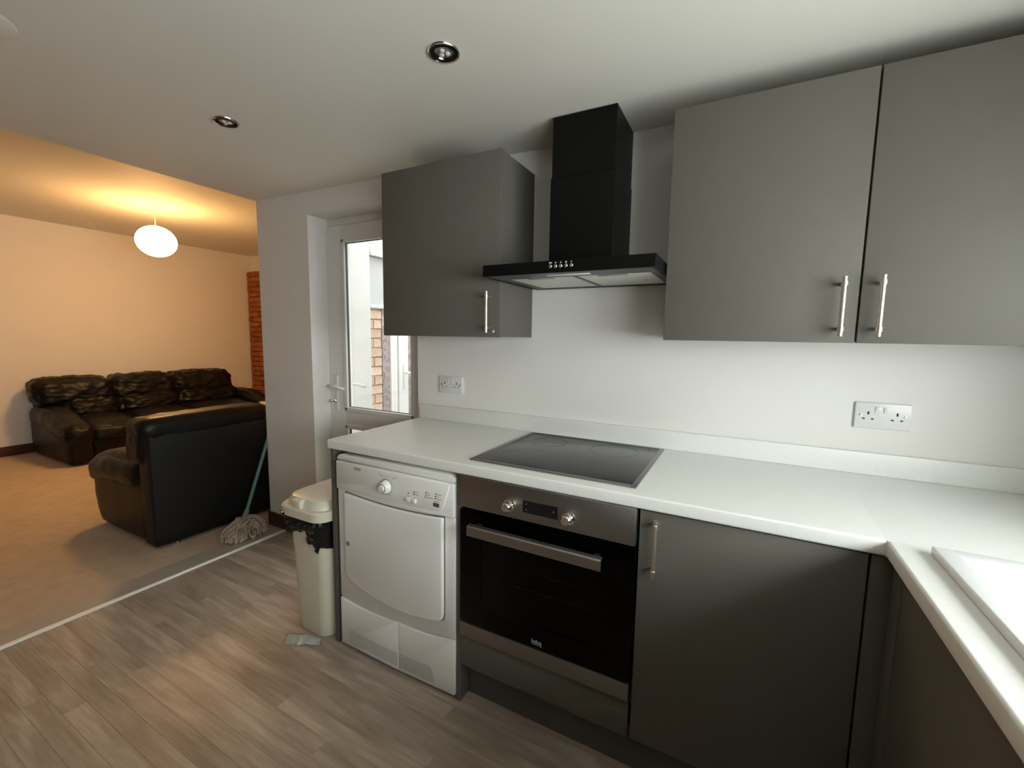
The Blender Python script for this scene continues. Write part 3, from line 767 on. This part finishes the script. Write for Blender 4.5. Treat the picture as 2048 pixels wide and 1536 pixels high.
obj('base', B().lathe([(0, .001), (.112, .001), (.1105, -.0025), (.097, -.0055), (0, -.006)], (-1.06, -1.403, z), (0, 0, 1), 64), 'ceiling', sm)
# pendant lamp in the living room
PX, PY, PZ = -4.128, .337, 2.187
pl = thing('pendant_lamp', (PX, PY, LZ), 'glowing round pendant lamp hanging from the living room ceiling', 'pendant lamp')
obj('ceiling_rose', B().lathe([(0, .0005), (.05, .0005), (.05, -.008), (.044, -.016), (.015, -.022), (0, -.022)], (PX, PY, LZ), (0, 0, 1), 28), 'plastic', pl)
obj('cord', B().cyl((PX, PY, LZ - .02), (PX, PY, PZ + .13), .005, 8), 'plastic', pl)
sh = B(); prof = []
for k in range(21):
    a = math.pi * k / 20; prof.append((.158 * math.sin(a) if 0 < k < 20 else 0, PZ - PZ + .142 * math.cos(a)))
obj('shade', sh.lathe(prof, (PX, PY, PZ), (0, 0, 1), 40), 'lampshade', pl)

# ------------------------------------------------------------------ bin, liner, wrapper
bx0, bx1, byf, byb = -.915, -.700, -.605, -.24
bn = thing('waste_bin', ((bx0 + bx1) / 2, -.42, 0), 'tall cream plastic kitchen bin with hinged lid beside the end panel', 'bin')
def rr(x0, x1, y0, y1, r, n=6):
    return sup(x0, x1, y0, y1, r, n)
def loft(rings, cap0=True, cap1=True):
    t = bmesh.new(); vr = [[t.verts.new(p) for p in ring] for ring in rings]
    for a, b_ in zip(vr, vr[1:]):
        for k in range(len(a)): t.faces.new((a[k], a[(k + 1) % len(a)], b_[(k + 1) % len(a)], b_[k]))
    if cap0: t.faces.new(vr[0][::-1])
    if cap1: t.faces.new(vr[-1])
    bmesh.ops.recalc_face_normals(t, faces=t.faces[:]); q = B(); q.add(t); return q
rings = []
for z, g in ((0, -.004), (.006, 0), (.05, .003), (.50, .026), (.560, .029)):
    rings.append([(x, y, z) for x, y in rr(bx0 - g, bx1 + min(g, .012), byf - g * .35, byb + g * .3, .055)])
obj('body', loft(rings), 'bin', bn)
rings = []
lx0, lx1, ly0, ly1 = -.968, -.672, -.645, -.222
for z, g in ((.550, -.006), (.546, 0), (.582, .001), (.588, -.004), (.589, -.018), (.608, -.022), (.626, -.032), (.634, -.05)):
    rings.append([(x, y, z) for x, y in rr(lx0 - g, lx1 + g, ly0 - g, ly1 + g, .066)])
ld = obj('lid', loft(rings, True, True), 'bin', bn)
tb = B(); tb.box(-.862, -.805, -.641, -.607, .586, .626, .006, 3)
obj('lid_tab', tb, 'bin', ld)
# black liner hanging out under the lid
t = bmesh.new(); ring0 = [Vector((x, y)) for x, y in rr(bx0 - .03, bx1 + .013, byf - .013, byb + .012, .045, 8)]
base = []
for k in range(len(ring0)):
    p, q2 = ring0[k], ring0[(k + 1) % len(ring0)]; m_ = max(1, int((q2 - p).length / .0075))
    for j in range(m_): base.append(tuple(p.lerp(q2, j / m_)))
nb = len(base); rows = []
nz = 16; cen = Vector(((bx0 + bx1) / 2, (byf + byb) / 2, 0))
for j in range(nz + 1):
    row = []
    for k, (x, y) in enumerate(base):
        s = k / nb; v = j / nz
        fx = max(0.0, min(1.0, (x - bx0) / (bx1 - bx0)))
        frontness = 1.0 if y < -.5 else .55
        drop = (.080 + .085 * fx ** 1.6 + .014 * math.sin(fx * 9)) * frontness + .016 * noise.noise(Vector((x * 19, y * 19, 3)))
        if fx > .93: drop *= .85
        z = .566 - drop * v
        dirv = (Vector((x, y, 0)) - cen).normalized()
        out = .006 + .014 * math.sin(v * 3.1) + .022 * noise.noise(Vector((x * 22, y * 22, z * 34))) + .014 * noise.noise(Vector((x * 55, y * 55, z * 75)))
        if x > bx1 - .03: out = min(out, .006)
        row.append(t.verts.new((min(x + dirv.x * out, -.668), y + dirv.y * out, z)))
    rows.append(row)
for a, b_ in zip(rows, rows[1:]):
    for k in range(nb): t.faces.new((a[k], a[(k + 1) % nb], b_[(k + 1) % nb], b_[k]))
for v in t.verts:
    k = noise.noise(v.co * 75) * .005
    v.co.y -= abs(k) * 1.6; v.co.z += k
bmesh.ops.recalc_face_normals(t, faces=t.faces[:]); q = B(); q.add(t)
tag(obj('bin_bag', q, 'liner'), 'crumpled black bin liner hanging out under the cream lid', 'bin bag')
# crumpled clear wrapper on the floor
t = bmesh.new(); nx, ny = 22, 10; grid = []
P0 = Vector((-.835, -.715, 0)); U = Vector((.145, .052, 0)); V = Vector((-.03, .055, 0))
for i in range(nx + 1):
    row = []
    for j in range(ny + 1):
        a, c = i / nx, j / ny
        wdt = .55 + .45 * (1 - a) if a > .45 else 1.0
        p = P0 + U * a + V * ((c - .5) * wdt + .5)
        z = .005 + .022 * (1 - (2 * c - 1) ** 2) * (1 - .6 * abs(a - .4)) + .008 * abs(noise.noise(Vector((a * 9, c * 5, 1)))) + .004 * noise.noise(Vector((a * 25, c * 14, 5)))
        p.x += .004 * noise.noise(Vector((a * 7, c * 7, 8))); p.z = max(.001, z)
        row.append(t.verts.new(p))
    grid.append(row)
for i in range(nx):
    for j in range(ny): t.faces.new((grid[i][j], grid[i + 1][j], grid[i + 1][j + 1], grid[i][j + 1]))
bmesh.ops.solidify(t, geom=t.faces[:], thickness=.0012)
q = B(); q.add(t)
tag(obj('plastic_wrapper', q, 'wrap'), 'crumpled clear plastic wrapper on the plank floor in front of the bin', 'wrapper')

# ------------------------------------------------------------------ mop
mp = thing('mop', (-1.98, -.23, 0), 'string mop with teal handle leaning behind the white wall end', 'mop')
hb0, hb1 = Vector((-2.02, -.185, .115)), Vector((-2.052, .25, 1.24))
obj('pole', B().cyl(hb0, hb1, .0115, 14), 'teal', mp)
obj('socket', B().lathe([(0, -.02), (.026, -.02), (.020, .02), (.015, .055), (0, .055)], hb0, hb1 - hb0, 16), 'mopgrey', mp)
st = B(); rnd = random.Random(3)
for k in range(78):
    a = rnd.uniform(0, 2 * math.pi); L_ = rnd.uniform(.10, .175)
    ex = Vector((math.cos(a) * L_ * .62, math.sin(a) * L_ * 1.0, 0)) + Vector((.04, -.02, 0))
    if (hb0 + ex).x < -2.16: ex.x = -2.16 - hb0.x
    pts = []
    wob = rnd.uniform(-.04, .04); lift = rnd.uniform(0.006, .05)
    for i in range(9):
        s = i / 8
        p = hb0 + Vector((0, 0, -.01)) + ex * (s ** .8) + Vector((-ex.y, ex.x, 0)).normalized() * wob * math.sin(s * 6)
        p.z = max(.016, (.105) * (1 - s) ** 1.2 + lift * math.sin(s * math.pi) + .012)
        if s > .75: p -= ex * (s - .75) * .5
        pts.append(p)
    st.tube(pts, .0068, 6)
tag(obj('strands', st, 'mop', mp), kind='stuff')

# ------------------------------------------------------------------ sofas
def sofa_far():
    s = thing('sofa', (-5.4, .93, 0), 'long dark leather three-seat sofa against the far living room wall', 'sofa')
    X0 = -5.93; Ya, Yb = -.17, 1.98
    sh = lambda w: w
    b = B(); b.cushion(X0 + .06, X0 + .86, Ya + .02, Yb - .02, .04, .32, .03, .0, .003, 10)
    obj('base', b, 'leather', s)
    b = B(); b.cushion(X0 + .02, X0 + .24, Ya + .02, 1.71, .10, .74, .05, .0, .004, 12)
    obj('back_frame', b, 'leather', s)
    arms = ((Ya - .02, Ya + .17), (Yb - .20, Yb))
    for i, (a, c) in enumerate(arms):
        b = B(); b.cushion(X0 + .05, X0 + 1.07, a, c, .02, .40, .05, .008, .006, 14, seed=i)
        ar = obj('arm', b, 'leather', s)
        p = B(); p.cushion(X0 + .10, X0 + 1.09, a - .015, c + .02, .32, .53, .085, .012, .014, 22, fr=9, seed=3 + i, shear=lambda w: Vector((w.x, w.y, w.z - max(0, w.x - (X0 + .55)) * .24)))
        obj('arm_pad', p, 'leather', ar)
    div = (Ya - .03, .43, 1.04, 1.74)
    sdiv = (Ya + .17, .45, 1.06, Yb - .20)
    for k in range(3):
        tilt = lambda w: Vector((w.x - (w.z - .55) * .20, w.y, w.z))
        b = B(); b.cushion(X0 + .12, X0 + .42, div[k] + .002, div[k + 1] - .002, .55, .815, .085, .014, .026, 28, fr=7, seed=11 * k, shear=tilt)
        obj('head_cushion', b, 'leather', s)
        b = B(); b.cushion(X0 + .16, X0 + .46, sdiv[k] + .004, sdiv[k + 1] - .004, .38, .60, .09, .03, .024, 24, fr=9, seed=5 + 7 * k, shear=tilt)
        obj('back_cushion', b, 'leather', s)
        b = B(); b.cushion(X0 + .30, X0 + 1.0, sdiv[k] + .004, sdiv[k + 1] - .004, .24, .42, .085, .025, .010, 18, seed=2 + 9 * k, shear=lambda w: Vector((w.x, w.y, w.z - max(0, w.x - (X0 + .6)) * .12)))
        obj('seat_cushion', b, 'leather', s)
        b = B(); b.cushion(X0 + .78, X0 + .96, sdiv[k] + .006, sdiv[k + 1] - .006, .03, .29, .05, .015, .006, 12, seed=1 + 5 * k)
        obj('footrest', b, 'leather', s)
sofa_far()
def sofa_near():
    s = thing('sofa', (-2.7, .15, 0), 'black leather sofa turned with its back to the kitchen, near the mop', 'sofa')
    XB = -2.235; Ya, Yb = -.59, .93
    b = B(); b.cushion(XB - .16, XB, Ya, Yb, .022, .735, .022, .006, .001, 16)
    obj('back_panel', b, 'leatherback', s)
    b = B(); b.cushion(XB - .80, XB - .12, Ya + .03, Yb - .03, .03, .30, .04, 0, .003, 10)
    obj('base', b, 'leather', s)
    for i, (a, c) in enumerate(((Ya - .0, Ya + .25), (Yb - .25, Yb))):
        b = B(); b.cushion(XB - .86, XB - .06, a, c, .022, .42, .05, .006, .004, 14, seed=i, shear=lambda w: Vector((w.x + (max(0, .25 - w.z) ** 2) * 1.6 * (1 if w.x < XB - .5 else 0), w.y, w.z)))
        ar = obj('arm', b, 'leather', s)
        p = B(); p.cushion(XB - .92, XB - .14, a - .012, c + .03, .33, .545, .10, .014, .010, 20, seed=8 + i, shear=lambda w: Vector((w.x, w.y, w.z - max(0, (XB - .60) - w.x) * .20)))
        obj('arm_pad', p, 'leather', ar)
    mid = (Ya + Yb) / 2
    for k, (a, c) in enumerate(((Ya - .03, mid), (mid, Yb + .03))):
        b = B(); b.cushion(XB - .225, XB - .002, a, c, .53, .822, .055, .004, .006, 24, fr=9, seed=6 * k, shear=lambda w: Vector((w.x - max(0, .73 - w.z) * .30, w.y, w.z)))
        obj('back_cushion', b, 'leather', s)
        b = B(); b.cushion(XB - .90, XB - .25, max(a, Ya + .24), min(c, Yb - .24), .26, .45, .08, .02, .008, 16, seed=4 * k)
        obj('seat_cushion', b, 'leather', s)
    for x in (XB - .05, XB - .76):
        for yy in (Ya + .12, Yb - .12):
            obj('foot', B().lathe([(0, 0), (.022, 0), (.024, .004), (.018, .03), (0, .03)], (x + (.02 if x > -2.5 else 0), yy, .006), (0, 0, 1), 16), 'chrome', s)
sofa_near()

# slipper just entering at the left edge
sl = thing('slipper', (-2.80, -1.25, 0), 'dark maroon slipper tip cut off at the left edge, on the carpet', 'slipper')
b = B(); b.cushion(-2.875, -2.685, -1.375, -1.14, .022, .09, .034, .008, .002, 10)
obj('upper', b, 'maroon', sl)
obj('sole', B().prism(sup(-2.88, -2.68, -1.38, -1.135, .06), 'z', .0075, .021, .004, 2), 'blackplastic', sl)
